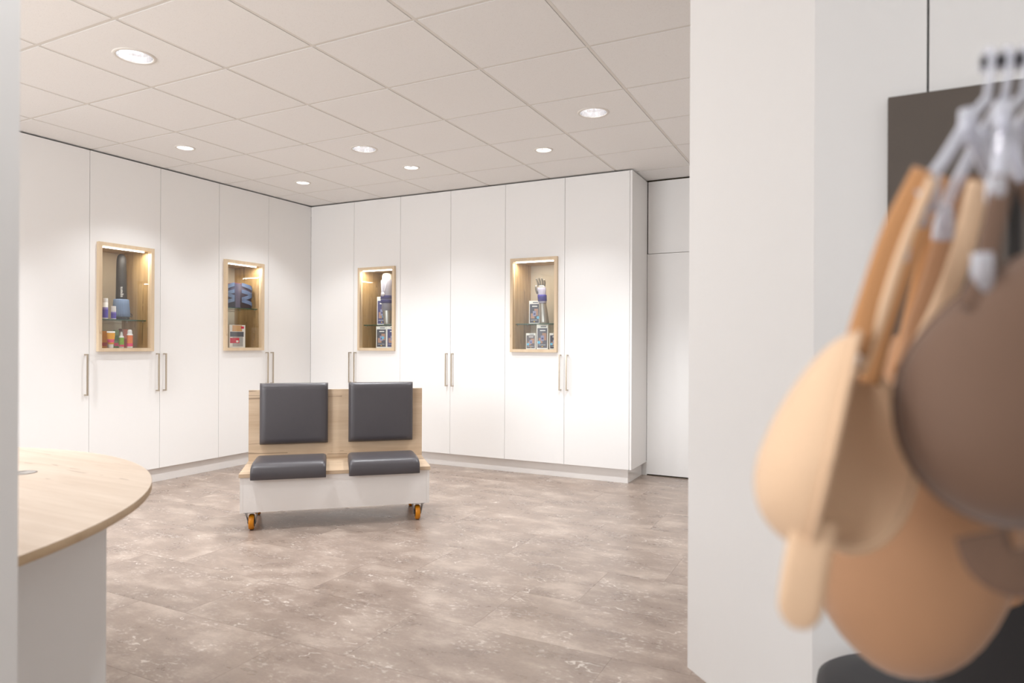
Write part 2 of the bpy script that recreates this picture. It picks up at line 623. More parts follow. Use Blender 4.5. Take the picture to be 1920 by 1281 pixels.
structure(MB().box(RX0 - 0.1, RX0, RY0, RY1, -0.12, 3.05).build('wall_left', M['wallpaint']), 'white wall behind the left cabinets')
wl = MB()
wl.box(RX0 - 0.1, 0.20, RY0 - 0.1, RY0, -0.12, 3.05)
wl.box(3.30, 4.45, RY0 - 0.1, RY0, -0.12, 3.05)
wl.box(6.85, RX1 + 0.1, RY0 - 0.1, RY0, -0.12, 3.05)
for xa, xb in ((0.20, 3.30), (4.45, 6.85)):
    wl.box(xa, xb, RY0 - 0.1, RY0, -0.12, 0.88)
    wl.box(xa, xb, RY0 - 0.1, RY0, 2.52, 3.05)
structure(wl.build('wall_front', M['wallpaint']), 'white wall behind the camera')
for nm, xa, xb, lab in (('window_1', 0.20, 3.30, 'shop window outside the frame behind the round table'),  # unseen window, moved to this wall to suit the light
                        ('fill_window', 4.45, 6.85, 'added window outside the frame behind the camera, for fill light')):  # added opening for the rear fill light
    wf = MB()
    xm = (xa + xb) / 2
    for p, q in ((xa, xa + 0.06), (xm - 0.03, xm + 0.03), (xb - 0.06, xb)):
        wf.box(p, q, RY0 - 0.08, RY0 - 0.03, 0.88, 2.52)
    for za, zb in ((0.88, 0.94), (2.46, 2.52)):
        wf.box(xa + 0.06, xb - 0.06, RY0 - 0.08, RY0 - 0.03, za, zb)
    wi = structure(wf.build(nm, M['white']), lab)
    MB().box(xa + 0.06, xm - 0.03, RY0 - 0.058, RY0 - 0.052, 0.94, 2.46).build('pane', M['glass'], wi)
    MB().box(xm + 0.03, xb - 0.06, RY0 - 0.058, RY0 - 0.052, 0.94, 2.46).build('pane', M['glass'], wi)
structure(MB().box(5.60, 5.70, -3.316, RY1, -0.12, CEIL).build('wall_bounce', M['wallpaint']), 'unseen white passage wall behind the angled cabinet, added for bounce light')  # added out of view to bounce light into the room
structure(MB().box(RX1, RX1 + 0.1, RY0, RY1, -0.12, 3.05).build('wall_right', M['wallpaint']), 'white wall at the far right of the room')
wb = structure(MB().box(RX0 - 0.1, RX1 + 0.1, RY1, RY1 + 0.1, -0.12, 3.05).build('wall_back', M['gap']), 'white panelled back wall right of the tall cabinets')
MB().box(3.628, 4.58, 0.478, 0.50, 2.033, 2.690).bevel(0.001, 1).build('panel', M['white'], wb)
MB().box(4.584, 7.2, 0.478, 0.50, 0.0, 2.690).bevel(0.001, 1).build('panel', M['white'], wb)
MB().box(3.50, 3.6222, 0.486, 0.50, 0.0, 0.13).build('panel', M['white'], wb)
dr = structure(MB().box(3.6228, 4.58, 0.480, 0.50, 0.012, 2.029).bevel(0.001, 1).build('door_1', M['white']), 'flush white door beside the tall cabinets')
MB().tube([(4.50, 0.47, 1.05), (4.50, 0.44, 1.05), (4.38, 0.44, 1.05)], 0.009).build('door_handle', M['steel'], dr)

# partition edge left of the camera
structure(MB().box(3.90, 4.017, -5.40, -4.94, 0.0, CEIL).bevel(0.002, 1).build('wall_near', M['white']),
          'narrow white pillar at the left edge of the picture')

# wall with the display board right of the camera
P45a, P45b = Vector((4.809, -3.328)), Vector((5.206, -3.728))
nw = structure(MB().box(5.255, 7.2, -3.700, -3.335, 0.0, CEIL).build('wall_middle', M['gap']),
               'white panelled wall with angled end cabinet behind the hanging bras')
MB().box(5.2065, 5.4475, -3.728, -3.702, 0.0, CEIL - 0.004).build('panel', M['white'], nw)
MB().box(5.4525, 7.2, -3.728, -3.702, 0.0, CEIL - 0.004).build('panel', M['white'], nw)
MB().box(5.255, 7.2, -3.334, -3.316, 0.0, CEIL - 0.004).build('panel', M['white'], nw)

# ------------------------------------------------------------------ lamps
def downlight(x, y, label, big=True, cone=None, power=None):
    ro, ri, dep = (0.105, 0.086, 0.10) if big else (0.074, 0.058, 0.055)
    e = empty('recessed_downlight', (x, y, CEIL))
    tag(e, label, 'ceiling light', 'large recessed downlights' if big else 'small recessed spots')
    # trim ring
    MB().lathe([(ri, 0.002), (ri, -0.003), (ri + 0.004, -0.005), (ro - 0.004, -0.004), (ro, 0.0), (ro, 0.001)], 40,
               cap0=False, cap1=False).build('trim_ring', M['gridbar'], e, smooth=True)
    # faceted reflector
    n = 28 if big else 24
    MB().lathe([(ri, 0.0), (ri * 0.97, dep * 0.3), (ri * 0.86, dep * 0.7), (ri * 0.70, dep)], n,
               cap0=False, cap1=False).build('reflector', M['reflector'], e)
    MB().lathe([(0.0005, dep - 0.004), (ri * 0.72, dep - 0.004), (ri * 0.72, dep)], 24,
               cap0=False).build('lamp_disc', M['lampdisc'] if big else M['lampdisc_s'], e)
    if big:
        for s in (-1, 1):
            MB().tube([(0.028 * s, -0.01, dep - 0.005), (0.028 * s, -0.01, dep * 0.45), (0.02 * s, 0.012, dep * 0.4),
                       (0.02 * s, 0.012, dep - 0.005)], 0.006, 8).build('lamp_tube', flat('lamp_tube', 215, 217, 228, 0.3), e)
    ld = bpy.data.lights.new('lamp', 'SPOT')
    ld.energy = power or (BIG_W if big else SMALL_W)
    ld.color = LAMP_COL
    ld.spot_size = math.radians(cone or (118 if big else 110))
    ld.spot_blend = 0.6 if big else 0.55
    ld.shadow_soft_size = 0.06 if big else 0.035
    lo = bpy.data.objects.new('lamp_light', ld)
    COL.objects.link(lo)
    lo.parent = e
    lo.location = (0, 0, -0.012)
    return e


for x, y, lab in BIG + BIG_OFF:
    if 'bra rail' in lab:
        downlight(x, y, lab, True, 92, 26.0)
    elif 'behind the angled' in lab:
        downlight(x, y, lab, True, None, 30.0)
    else:
        downlight(x, y, lab, True)
for x, y, lab in SMALL:
    downlight(x, y, lab, False)

# ------------------------------------------------------------------ tall cabinets
# local frame: x along the run, y = 0 door front plane, +y into the cabinet
Z0, Z1, DT = 0.124, 2.692, 0.019
FW, FZ0, FZ1 = 0.47, 1.125, 1.990
IW, IZ0, IZ1, IDEP = 0.206, 1.152, 1.963, 0.37     # showcase inner half width, heights, depth


def handle_mesh(cx):
    mb = MB()
    mb.box(cx - 0.005, cx + 0.005, -0.040, -0.030, 0.785, 1.107)
    mb.box(cx - 0.005, cx + 0.005, -0.030, 0.0, 0.785, 0.795)
    mb.box(cx - 0.005, cx + 0.005, -0.030, 0.0, 1.097, 1.107)
    return mb.bevel(0.001, 1)


def cabinet(name, label, loc, rotz, doors, depth=0.47, end_panel=False):
    """doors: list of (handle side 'L'/'R', showcase centre offset or None)"""
    n = len(doors)
    W = 0.6 * n
    e = empty(name, loc, rotz)
    tag(e, label, 'cabinet', 'white tall cabinets along the walls')
    mb = MB()
    t = 0.018
    y0 = DT + 0.002
    mb.box(0.001, t, y0, depth, Z0, Z1)
    mb.box(W - t, W - 0.001, y0, depth, Z0, Z1)
    mb.box(t, W - t, y0, depth, Z0, Z0 + t)
    mb.box(t, W - t, y0, depth, Z1 - t, Z1)
    mb.box(t, W - t, depth - 0.008, depth, Z0 + t, Z1 - t)
    mb.build('carcass', M['carcass'], e)
    MB().box(0.0, W - (0.022 if end_panel else 0.0), 0.045, 0.063, 0.0, Z0 - 0.002).build('plinth', M['white_gloss'], e)
    if end_panel:
        MB().box(W - 0.04, W - 0.022, 0.063, depth + 0.007, 0.0, Z0 - 0.002).build('plinth', M['white_gloss'], e)
        MB().box(W + 0.0015, W + 0.0205, -0.001, depth + 0.008, Z0, Z1).bevel(0.0008, 1).build('side_panel', M['white'], e)
    for k, (hs, sc) in enumerate(doors):
        a, b = k * 0.6 + 0.0016, (k + 1) * 0.6 - 0.0016
        mb = MB()
        if sc is None:
            mb.box(a, b, 0, DT, Z0, Z1).bevel(0.0008, 1)
        else:
            c = sc
            hx0, hx1, hz0, hz1 = c - IW - 0.012, c + IW + 0.012, IZ0 - 0.012, IZ1 + 0.012
            mb.box(a, hx0, 0, DT, Z0, Z1)
            mb.box(hx1, b, 0, DT, Z0, Z1)
            mb.box(hx0, hx1, 0, DT, Z0, hz0)
            mb.box(hx0, hx1, 0, DT, hz1, Z1)
            bmesh.ops.remove_doubles(mb.bm, verts=mb.bm.verts, dist=1e-5)
        d = mb.build('door', M['white'], e)
        hx = a + 0.032 if hs == 'L' else b - 0.032
        handle_mesh(hx).build('handle', M['steel'], d)
        if sc is not None:
            c = sc
            mb = MB()
            th = 0.012
            mb.box(c - IW - th, c - IW, DT + 0.001, IDEP, IZ0 - th, IZ1 + th, 0)
            mb.box(c + IW, c + IW + th, DT + 0.001, IDEP, IZ0 - th, IZ1 + th, 0)
            mb.box(c - IW, c + IW, DT + 0.001, IDEP, IZ0 - th, IZ0, 0)
            mb.box(c - IW, c + IW, DT + 0.001, IDEP, IZ1, IZ1 + th, 0)
            mb.box(c - IW, c + IW, IDEP - 0.008, IDEP, IZ0, IZ1, 1)
            s = mb.build('showcase', [M['oak_z'], M['backpanel']], e)
            s['label'] = 'oak lined showcase niche with glass front'
            # frame on the door face
            mb = MB()
            o_, i_ = FW / 2, FW / 2 - 0.027
            mb.box(c - o_, c - i_, -0.03, DT, FZ0, FZ1)
            mb.box(c + i_, c + o_, -0.03, DT, FZ0, FZ1)
            mb.box(c - i_, c + i_, -0.03, DT, FZ0, FZ0 + 0.027)
            mb.box(c - i_, c + i_, -0.03, DT, FZ1 - 0.027, FZ1)
            mb.build('frame', M['oak_frame'], s)
            MB().box(c - i_, c + i_, -0.010, -0.006, FZ0 + 0.027, FZ1 - 0.027).build('glass_pane', M['glass'], s)
            MB().box(c - i_ + 0.004, c + i_ - 0.03, 0.022, 0.030, IZ1 - 0.010, IZ1 - 0.001).build('led_strip', M['led'], s)
            ld = bpy.data.lights.new('led', 'AREA')
            ld.shape = 'RECTANGLE'
            ld.size, ld.size_y = 0.36, 0.012
            ld.energy = 1.6
            ld.color = (1.0, 0.93, 0.82)
            lo = bpy.data.objects.new('led_light', ld)
            COL.objects.link(lo)
            lo.parent = s
            lo.location = (c, 0.026, IZ1 - 0.012)
            sz = SHELF[label]
            mb = MB().box(c - IW + 0.001, c + IW - 0.001, 0.035, IDEP - 0.02, sz - 0.008, sz)
            mb.bm.faces.ensure_lookup_table()
            for f in mb.bm.faces:
                if abs(f.normal.z) < 0.5:
                    f.normal_update()
            for f in mb.bm.faces:
                f.normal_update()
                f.material_index = 0 if abs(f.normal.z) > 0.5 else 1
            mb.build('glass_shelf', [M['shelf'], M['shelfedge']], s)
            for qx in (c - IW + 0.006, c + IW - 0.006):
                for qy in (0.07, 0.28):
                    MB().lathe([(0.005, sz - 0.02), (0.005, sz - 0.009), (0.003, sz - 0.0085)], 10, (qx, qy)).build('shelf_pin', M['steel'], s)
    return e


LAB_A = 'single door white tall cabinet partly hidden by the left pillar'
LAB_B = 'white double tall cabinet with the showcase holding the black sleeve form'
LAB_D = 'white double tall cabinet with the showcase holding the blue back brace'
LAB_F = 'white double tall cabinet in the corner with the knee brace showcase'
LAB_H = 'plain white double tall cabinet without a showcase'
LAB_J = 'white double tall cabinet at the run\'s end with the hand dummy showcase'
SHELF = {LAB_B: 1.386, LAB_D: 1.541, LAB_F: 1.395, LAB_J: 1.389}
# left wall: run along world Y, local x = world Y, local +y = world -X
LR = PI / 2
cabinet('tall_cabinet', 'single door white tall cabinet out of view behind the pillar', (0, -3.6, 0), LR, [('R', None)], 0.6)
cabinet('tall_cabinet', LAB_A, (0, -3.0, 0), LR, [('R', None)], 0.6)
cabinet('tall_cabinet', LAB_B, (0, -2.4, 0), LR, [('R', 2.4 - 2.110), ('L', None)], 0.6)
cabinet('tall_cabinet', LAB_D, (0, -1.2, 0), LR, [('R', 1.2 - 0.915), ('L', None)], 0.6)
# right wall
cabinet('tall_cabinet', LAB_F, (0.0, 0, 0), 0, [('R', None), ('L', 0.909)])
cabinet('tall_cabinet', LAB_H, (1.2, 0, 0), 0, [('R', None), ('L', None)])
cabinet('tall_cabinet', LAB_J, (2.4, 0, 0), 0, [('R', 2.702 - 2.4), ('L', None)], end_panel=True)

# angled end cabinet right of the floor
d45 = (P45b - P45a).normalized()
n45 = Vector((d45.y, -d45.x))
if n45.x > 0:
    n45 = -n45
L45 = (P45b - P45a).length
M45 = Matrix.Translation((P45a.x, P45a.y, 0)) @ Matrix.Rotation(math.atan2(d45.y, d45.x), 4, 'Z')   # local +y points into the wall
MB().box(0.0, L45, 0.0, 0.02, Z0, CEIL - 0.004).bevel(0.001, 1).xf(M45).build('angled_panel', M['white'], nw)
MB().box(0.045, L45 - 0.01, 0.042, 0.06, 0.0, Z0 - 0.002).xf(M45).build('plinth', M['white_gloss'], nw)
q45 = Matrix.Rotation(-math.atan2(d45.y, d45.x), 4, 'Z')
tri = [q45 @ Vector((p[0] - P45a.x, p[1] - P45a.y, 0)) for p in ((4.845, -3.336), (5.202, -3.698), (5.252, -3.698), (5.252, -3.336))]
MB().prism(tri, Z0, CEIL - 0.01).xf(M45).build('end_box', M['white'], nw)

# display board on the wall
tag(MB().box(5.367, 6.60, -3.752, -3.7285, 0.75, 1.789).bevel(0.0015, 1).build('display_board', M['darkboard']),
    'dark taupe board mounted on the white wall behind the bras', 'board')

# ------------------------------------------------------------------ waiting bench on castors
BN = empty('waiting_bench', (1.846, -2.568, 0), math.radians(41.68))
tag(BN, 'two seat oak and white bench with grey cushions on castors', 'bench')
MB().box(0.019, 1.181, 0.0, 0.018, 0.12, 0.345).bevel(0.0006, 1).build('front_panel', M['white_gloss'], BN)
for a, b in ((0.0, 0.0185), (1.1815, 1.2)):
    MB().box(a, b, 0.0, 0.50, 0.12, 0.345).bevel(0.0006, 1).build('side_panel', M['white_gloss'], BN)
MB().box(0.0185, 1.1815, 0.482, 0.50, 0.12, 0.345).build('rear_panel', M['white_gloss'], BN)
MB().box(0.0185, 1.1815, 0.018, 0.482, 0.12, 0.138).build('bottom_panel', M['white'], BN)
MB().box(-0.006, 1.206, -0.012, 0.4705, 0.345, 0.368).bevel(0.001, 1).build('seat_board', M['oak_x'], BN)
bk = MB().box(-0.003, 1.209, 0.471, 0.495, 0.345, 0.866).bevel(0.001, 1).build('back_board', M['oak_x'], BN)


def cushion(w, d, h, r, puff):
    """upholstered pad: grid slab with rounded rim and slight crown"""
    bm = bmesh.new()
    nx = ny = 14
    def edge(t):       # concentrate points near rim
        return 0.5 - 0.5 * math.cos(PI * t)
    top, bot = [], []
    for j in range(ny + 1):
        rt, rb = [], []
        for i in range(nx + 1):
            x, y = edge(i / nx) * w, edge(j / ny) * d
            ex = min(x, w - x)
            ey = min(y, d - y)
            k = 1.0
            for q in (ex, ey):
                if q < r:
                    k *= math.sqrt(max(0, 1 - ((r - q) / r) ** 2)) * 0.72 + 0.28
            crown = puff * (1 - (2 * x / w - 1) ** 2) * (1 - (2 * y / d - 1) ** 2)
            rt.append(bm.verts.new((x, y, h * k + crown)))
            rb.append(bm.verts.new((x, y, 0.0)))
        top.append(rt)
        bot.append(rb)
    for j in range(ny):
        for i in range(nx):
            bm.faces.new((top[j][i], top[j][i + 1], top[j + 1][i + 1], top[j + 1][i]))
            bm.faces.new((bot[j][i], bot[j + 1][i], bot[j + 1][i + 1], bot[j][i + 1]))
    for i in range(nx):
        bm.faces.new((bot[0][i], bot[0][i + 1], top[0][i + 1], top[0][i]))
        bm.faces.new((bot[ny][i + 1], bot[ny][i], top[ny][i], top[ny][i + 1]))
    for j in range(ny):
        bm.faces.new((bot[j + 1][0], bot[j][0], top[j][0], top[j + 1][0]))
        bm.faces.new((bot[j][nx], bot[j + 1][nx], top[j + 1][nx], top[j][nx]))
    bmesh.ops.recalc_face_normals(bm, faces=bm.faces)
    return bm


def rounded_loop(w, h, r, n=4):
    pts = []
    for cx, cy, a0 in ((w - r, h - r, 0), (r, h - r, 90), (r, r, 180), (w - r, r, 270)):
        for k in range(n + 1):
            a = math.radians(a0 + 90 * k / n)
            pts.append((cx + r * math.cos(a), cy + r * math.sin(a)))
    pts.append(pts[0])
    return pts


for x0 in (0.071, 0.676):
    # back cushion, upright against the back board (front faces -y)
    bm = cushion(0.462, 0.43, 0.052, 0.022, 0.006)
    mb = MB()
    mb.bm.free()
    mb.bm = bm
    mb.xf(Matrix(((1, 0, 0, 0), (0, 0, -1, 0), (0, 1, 0, 0), (0, 0, 0, 1))))
    cu = mb.build('back_cushion', M['leather'], BN, (x0, 0.470, 0.485), smooth=True)
    lp = rounded_loop(0.456, 0.424, 0.012)
    MB().tube([(p[0] + 0.003, -0.017, p[1] + 0.003) for p in lp], 0.0024, 6).build('piping', M['seam'], cu)
    # seat cushion with waterfall front lip wrapping over the board edge
    prof = [(-0.012, 0.333), (-0.052, 0.333), (-0.056, 0.345), (-0.055, 0.375), (-0.050, 0.400), (-0.036, 0.421), (-0.014, 0.431),
            (0.03, 0.436), (0.12, 0.437), (0.24, 0.434), (0.33, 0.428), (0.352, 0.421), (0.360, 0.405), (0.360, 0.3685), (-0.012, 0.3685)]
    bm = bmesh.new()
    w = 0.46
    xs = [0.0, 0.003, 0.010, 0.022, 0.05, 0.15, 0.31, 0.41, 0.438, 0.450, 0.457, 0.46]
    rows = []
    for x in xs:
        q = min(x, w - x)
        k = 1.0 if q > 0.022 else 0.62 + 0.38 * math.sqrt(max(0, 1 - ((0.022 - q) / 0.022) ** 2))
        row = []
        for (py, pz) in prof:
            yy = 0.15 + (py - 0.15) * (1.0 - (1 - k) * 0.08)
            zz = pz if pz <= 0.3686 else 0.3685 + (pz - 0.3685) * k
            if py < -0.02:
                yy = -0.012 + (py + 0.012) * (0.6 + 0.4 * k)
            row.append(bm.verts.new((x, yy, zz)))
        rows.append(row)
    m_ = len(prof)
    for i in range(len(xs) - 1):
        for k in range(m_):
            j = (k + 1) % m_
            bm.faces.new((rows[i][k], rows[i][j], rows[i + 1][j], rows[i + 1][k]))
    bm.faces.new(rows[0])
    bm.faces.new(list(reversed(rows[-1])))
    mb = MB()
    mb.bm.free()
    mb.bm = bm
    sc_ = mb.build('seat_cushion', M['leather'], BN, (x0 - 0.006, 0, 0))
    smooth_by_angle(sc_, 50)
    for q in (0.004, 0.456):
        MB().tube([(q, -0.044, 0.334), (q, -0.050, 0.36), (q, -0.045, 0.392), (q, -0.022, 0.412), (q, 0.05, 0.415), (q, 0.33, 0.412)],
                  0.0022, 6).build('piping', M['seam'], sc_)


def castor(x, y):
    wob = 0.0
    # swivel plate and fork
    fk = MB()
    fk.box(x - 0.045, x + 0.045, y - 0.045, y + 0.045, 0.115, 0.1198)
    for s in (-1, 1):
        xa, xb = (x + s * 0.021, x + s * 0.0245)
        lo, hi = min(xa, xb), max(xa, xb)
        pts = [(y - 0.04, 0.115), (y + 0.04, 0.115), (y + 0.022, 0.055), (y + 0.008, 0.036), (y - 0.006, 0.036), (y - 0.014, 0.055)]
        a = [fk.bm.verts.new((lo + (0.012 * s if p[1] > 0.1 else 0), p[0], p[1])) for p in pts]
        b = [fk.bm.verts.new((hi + (0.012 * s if p[1] > 0.1 else 0), p[0], p[1])) for p in pts]
        fk.bm.faces.new(a)
        fk.bm.faces.new(list(reversed(b)))
        for i in range(len(pts)):
            j = (i + 1) % len(pts)
            fk.bm.faces.new((a[i], b[i], b[j], a[j]))
    f = fk.build('castor_fork', M['zinc'], BN)
    mx = Matrix.Translation((x, y, 0.05)) @ Matrix.Rotation(PI / 2, 4, 'Y')
    w = MB().lathe([(0.030, -0.016), (0.044, -0.0165), (0.0485, -0.012), (0.050, -0.004), (0.050, 0.004), (0.0485, 0.012), (0.044, 0.0165), (0.030, 0.016)],
                   28).xf(mx).build('wheel', M['wheel'], f, smooth=False)
    smooth_by_angle(w, 40)
    MB().lathe([(0.031, -0.0175), (0.031, 0.0175)], 20).xf(mx).build('hub', M['hub'], f)
    MB().lathe([(0.006, -0.028), (0.006, 0.028)], 10).xf(mx).build('axle', M['zinc'], f)


for cx in (0.066, 1.126):
    for cy in (0.052, 0.44):
        castor(cx, cy)

# ------------------------------------------------------------------ round table, left
TB = empty('round_table', (2.450, -5.225, 0))
tag(TB, 'large round oak topped table on white panel legs at the left', 'table')
ring = [(1.336 * math.cos(2 * PI * i / 128), 1.336 * math.sin(2 * PI * i / 128)) for i in range(128)]
MB().prism(ring, 0.717, 0.740).bevel(0.0008, 1, 60).build('table_top', M['oak_top'], TB)
MB().lathe([(1.3363, 0.7178), (1.3368, 0.7185), (1.3368, 0.7385), (1.3363, 0.7392)], 128, cap0=False, cap1=False).build('edge_band', M['oak_edge'], TB, smooth=True)
MB().lathe([(0.042, 0.7402), (0.042, 0.7415), (0.034, 0.742), (0.034, 0.7408)], 28, (0.265, 0.962), cap0=False).build('cable_grommet', flat('grommet_grey', 150, 142, 135, 0.4), TB, smooth=True)
MB().box(0.970, 1.010, -0.789, 0.789, 0.0, 0.717).bevel(0.001, 1).build('leg_panel', M['white'], TB)
MB().box(-1.010, -0.970, -0.789, 0.789, 0.0, 0.717).bevel(0.001, 1).build('leg_panel', M['white'], TB)

# ------------------------------------------------------------------ showcase goods
def at_left(y, depth):      # point inside a left wall showcase
    return (-depth, y)


def bottle(name, label, cat, x, y, z, prof_parts, group=None, rotz=0):
    e = empty(name, (x, y, z), rotz)
    tag(e, label, cat, group)
    for nm, prof, mat, kw in prof_parts:
        MB().lathe(prof, kw.get('n', 20), sx=kw.get('sx', 1), sy=kw.get('sy', 1)).build(nm, mat, e, smooth=False)
        smooth_by_angle(e.children[-1] if e.children else bpy.data.objects[nm], 40)
    return e


WHITEP = flat('white_plastic', 240, 240, 242, 0.35)
PURPLE = flat('purple_label', 96, 82, 190, 0.45)
LILAC = flat('lilac_label', 150, 140, 214, 0.45)


def pump_bottle(label, x, y, z, r, h):
    return bottle('lotion_bottle', label, 'bottle', x, y, z, [
        ('bottle_body', [(r * 0.96, 0.0), (r, 0.003), (r, h * 0.78), (r * 0.9, h * 0.80)], WHITEP, {}),
        ('label_band', [(r * 1.015, h * 0.06), (r * 1.015, h * 0.46)], PURPLE, {}),
        ('label_band', [(r * 1.018, h * 0.46), (r * 1.018, h * 0.56)], LILAC, {}),
        ('cap', [(r * 0.93, h * 0.795), (r * 0.95, h * 0.81), (r * 0.95, h * 0.985), (r * 0.9, h)], WHITEP, {})], 'care bottles on the glass shelf')


pump_bottle('taller white and purple lotion bottle on the glass shelf', -0.10, -2.213, 1.387, 0.020, 0.168)
pump_bottle('shorter white and purple lotion bottle beside the sleeve form', -0.075, -2.160, 1.387, 0.0185, 0.106)

# black sleeve on ribbed blue cuff
SF = empty('sleeve_form', (-0.17, -2.034, 1.387))
tag(SF, 'black sleeve form standing in a ribbed blue grey cuff', 'display form')
MB().lathe([(0.060, 0.0), (0.062, 0.004), (0.062, 0.022), (0.056, 0.030)], 28).build('base', flat('base_black', 34, 33, 35, 0.4), SF, smooth=True)
cf = MB().lathe([(0.061, 0.024), (0.0655, 0.030), (0.0655, 0.05), (0.060, 0.12), (0.057, 0.165), (0.053, 0.172), (0.04, 0.172)], 120,
                flute=(30, 0.022)).build('ribbed_cuff', flat('cuff_blue', 112, 134, 168, 0.8), SF, smooth=True)
MB().lathe([(0.040, 0.165), (0.041, 0.19), (0.0395, 0.26), (0.0385, 0.36), (0.037, 0.46), (0.035, 0.505), (0.030, 0.530), (0.020, 0.546), (0.008, 0.552)], 32
           ).build('sleeve', flat('sleeve_black', 38, 36, 37, 0.55), SF, smooth=True)
MB().tube([(0.035, 0.05, 0.03), (0.040, 0.066, 0.024), (0.040, 0.068, 0.045), (0.036, 0.056, 0.055)], 0.003, 8).build('strap_buckle', flat('base_black', 34, 33, 35), SF)


def text_obj(txt, name, size, mat, parent, loc, rot, ext=0.0006):
    cu = bpy.data.curves.new(name, 'FONT')
    cu.body = txt
    cu.size = size
    cu.align_x = 'CENTER'
    cu.align_y = 'CENTER'
    cu.extrude = ext
    tmp = bpy.data.objects.new(name + '_tmp', cu)
    COL.objects.link(tmp)
    dg = bpy.context.evaluated_depsgraph_get()
    me = bpy.data.meshes.new_from_object(tmp.evaluated_get(dg))
    bpy.data.objects.remove(tmp, do_unlink=True)
    me.materials.clear()
    return link(name, me, parent, [mat], loc, rot)


TXW = flat('print_white', 238, 238, 238, 0.5)
# lettering reads upwards, facing the camera
face = Vector((CAMPOS.x + 0.17, CAMPOS.y + 2.034, 0)).normalized()
ang = math.atan2(face.y, face.x)
zx = Vector((0, 0, 1))
up_ = Vector((-math.sin(ang), math.cos(ang), 0)) * -1
rot = Matrix((zx, up_, zx.cross(up_))).transposed().to_euler()
text_obj('sigvaris', 'lettering', 0.030, TXW, SF, (face.x * 0.0405, face.y * 0.0405, 0.232), rot)

# lower row of care products
BZ = IZ0 + 0.0005
YEL, ORG, GRN, PNK = flat('tube_yellow', 250, 176, 24), flat('label_orange', 232, 120, 52), flat('label_green', 132, 186, 40), flat('label_pink', 232, 54, 116)


def tube_pack(label, x, y, z, h, w, body):
    e = empty('cream_tube', (x, y, z), math.radians(62))
    tag(e, label, 'tube', 'care products on the showcase floor')
    MB().lathe([(0.017, 0.0), (0.018, 0.002), (0.018, 0.030), (0.016, 0.032)], 20).build('cap', WHITEP, e, smooth=False)
    mb = MB()
    n = 24
    rings = []
    for t in range(9):
        f = t / 8
        z_ = 0.031 + f * (h - 0.031)
        rx = 0.021 + (w / 2 - 0.021) * min(1, f * 1.6)
        ry = 0.019 * (1 - f) + 0.0012
        rings.append([mb.bm.verts.new((rx * math.cos(2 * PI * i / n), ry * math.sin(2 * PI * i / n), z_)) for i in range(n)])
    for k in range(8):
        for i in range(n):
            fc = mb.bm.faces.new((rings[k][i], rings[k][(i + 1) % n], rings[k + 1][(i + 1) % n], rings[k + 1][i]))
            fc.material_index = 1 if 1 <= k <= 2 else (2 if k == 7 else 0)
    mb.bm.faces.new(list(reversed(rings[0])))
    mb.bm.faces.new(rings[-1])
    mb.build('tube_body', [body, PNK, WHITEP], e, smooth=True)
    return e


tube_pack('yellow cream tube with white cap and pink band', -0.06, -2.191, BZ, 0.135, 0.058, YEL)


def label_box(name, label, cat, x, y, z, w, d, h, rotz, base, panels, group=None, tilt=0.0):
    """carton: local x = width, front face at -y. panels: (x0,x1,z0,z1 as fractions, material, proud mm)"""
    e = empty(name, (x, y, z), rotz)
    if tilt:
        e.rotation_euler = (tilt, 0, rotz)
    tag(e, label, cat, group)
    MB().box(-w / 2, w / 2, 0, d, 0, h).bevel(0.0008, 1).build('carton', base, e)
    for i, (nm, a, b, c, dd, mat, k) in enumerate(panels):
        MB().box(-w / 2 + a * w, -w / 2 + b * w, -0.0003 * k, 0.0004, c * h, dd * h).build(nm, mat, e)
    return e


CARTON = flat('carton_white', 238, 237, 234, 0.5)
R1 = math.radians(62)
label_box('product_carton', 'orange carton at the showcase\'s left edge behind the yellow tube', 'box', -0.13, -2.205, BZ, 0.05, 0.03, 0.138, R1, flat('carton_orange', 216, 142, 40),
          [('print_band', 0, 1, 0.12, 0.32, flat('print_red', 178, 62, 44), 1)], 'care products on the showcase floor')
label_box('product_carton', 'green carton behind the cream tube and spray', 'box', -0.165, -2.078, BZ, 0.04, 0.03, 0.148, R1, flat('carton_green', 124, 150, 104),
          [('print_band', 0.1, 0.9, 0.1, 0.28, PNK, 1), ('print_panel', 0.15, 0.85, 0.4, 0.7, flat('print_darkgreen', 92, 122, 78), 1)], 'care products on the showcase floor')
label_box('product_carton', 'salmon red carton between the two small bottles', 'box', -0.175, -1.992, BZ, 0.038, 0.03, 0.156, R1, flat('carton_salmon', 214, 128, 110),
          [('print_band', 0.05, 0.95, 0.04, 0.5, flat('print_brick', 176, 78, 66), 1)], 'care products on the showcase floor')
bottle('spray_bottle', 'small white spray bottle with green label', 'bottle', -0.08, -2.090, BZ, [
    ('bottle_body', [(0.017, 0), (0.0185, 0.003), (0.0185, 0.092), (0.012, 0.102)], WHITEP, {}),
    ('label_band', [(0.0189, 0.008), (0.0189, 0.085)], GRN, {}),
    ('label_band', [(0.0191, 0.010), (0.0191, 0.026)], PNK, {}),
    ('spray_head', [(0.010, 0.102), (0.010, 0.118), (0.007, 0.119), (0.007, 0.132)], WHITEP, {}),
    ('clear_cap', [(0.0150, 0.100), (0.0150, 0.146), (0.014, 0.149)], M['shelf'], {})], 'care products on the showcase floor')
bottle('brown_bottle', 'brown capped slim bottle standing behind the spray bottle', 'bottle', -0.185, -2.030, BZ, [
    ('bottle_body', [(0.012, 0), (0.012, 0.130), (0.009, 0.138)], flat('bottle_rose', 196, 150, 140), {}),
    ('cap', [(0.014, 0.138), (0.014, 0.158), (0.012, 0.160)], flat('cap_brown', 120, 70, 58), {})], 'care products on the showcase floor')
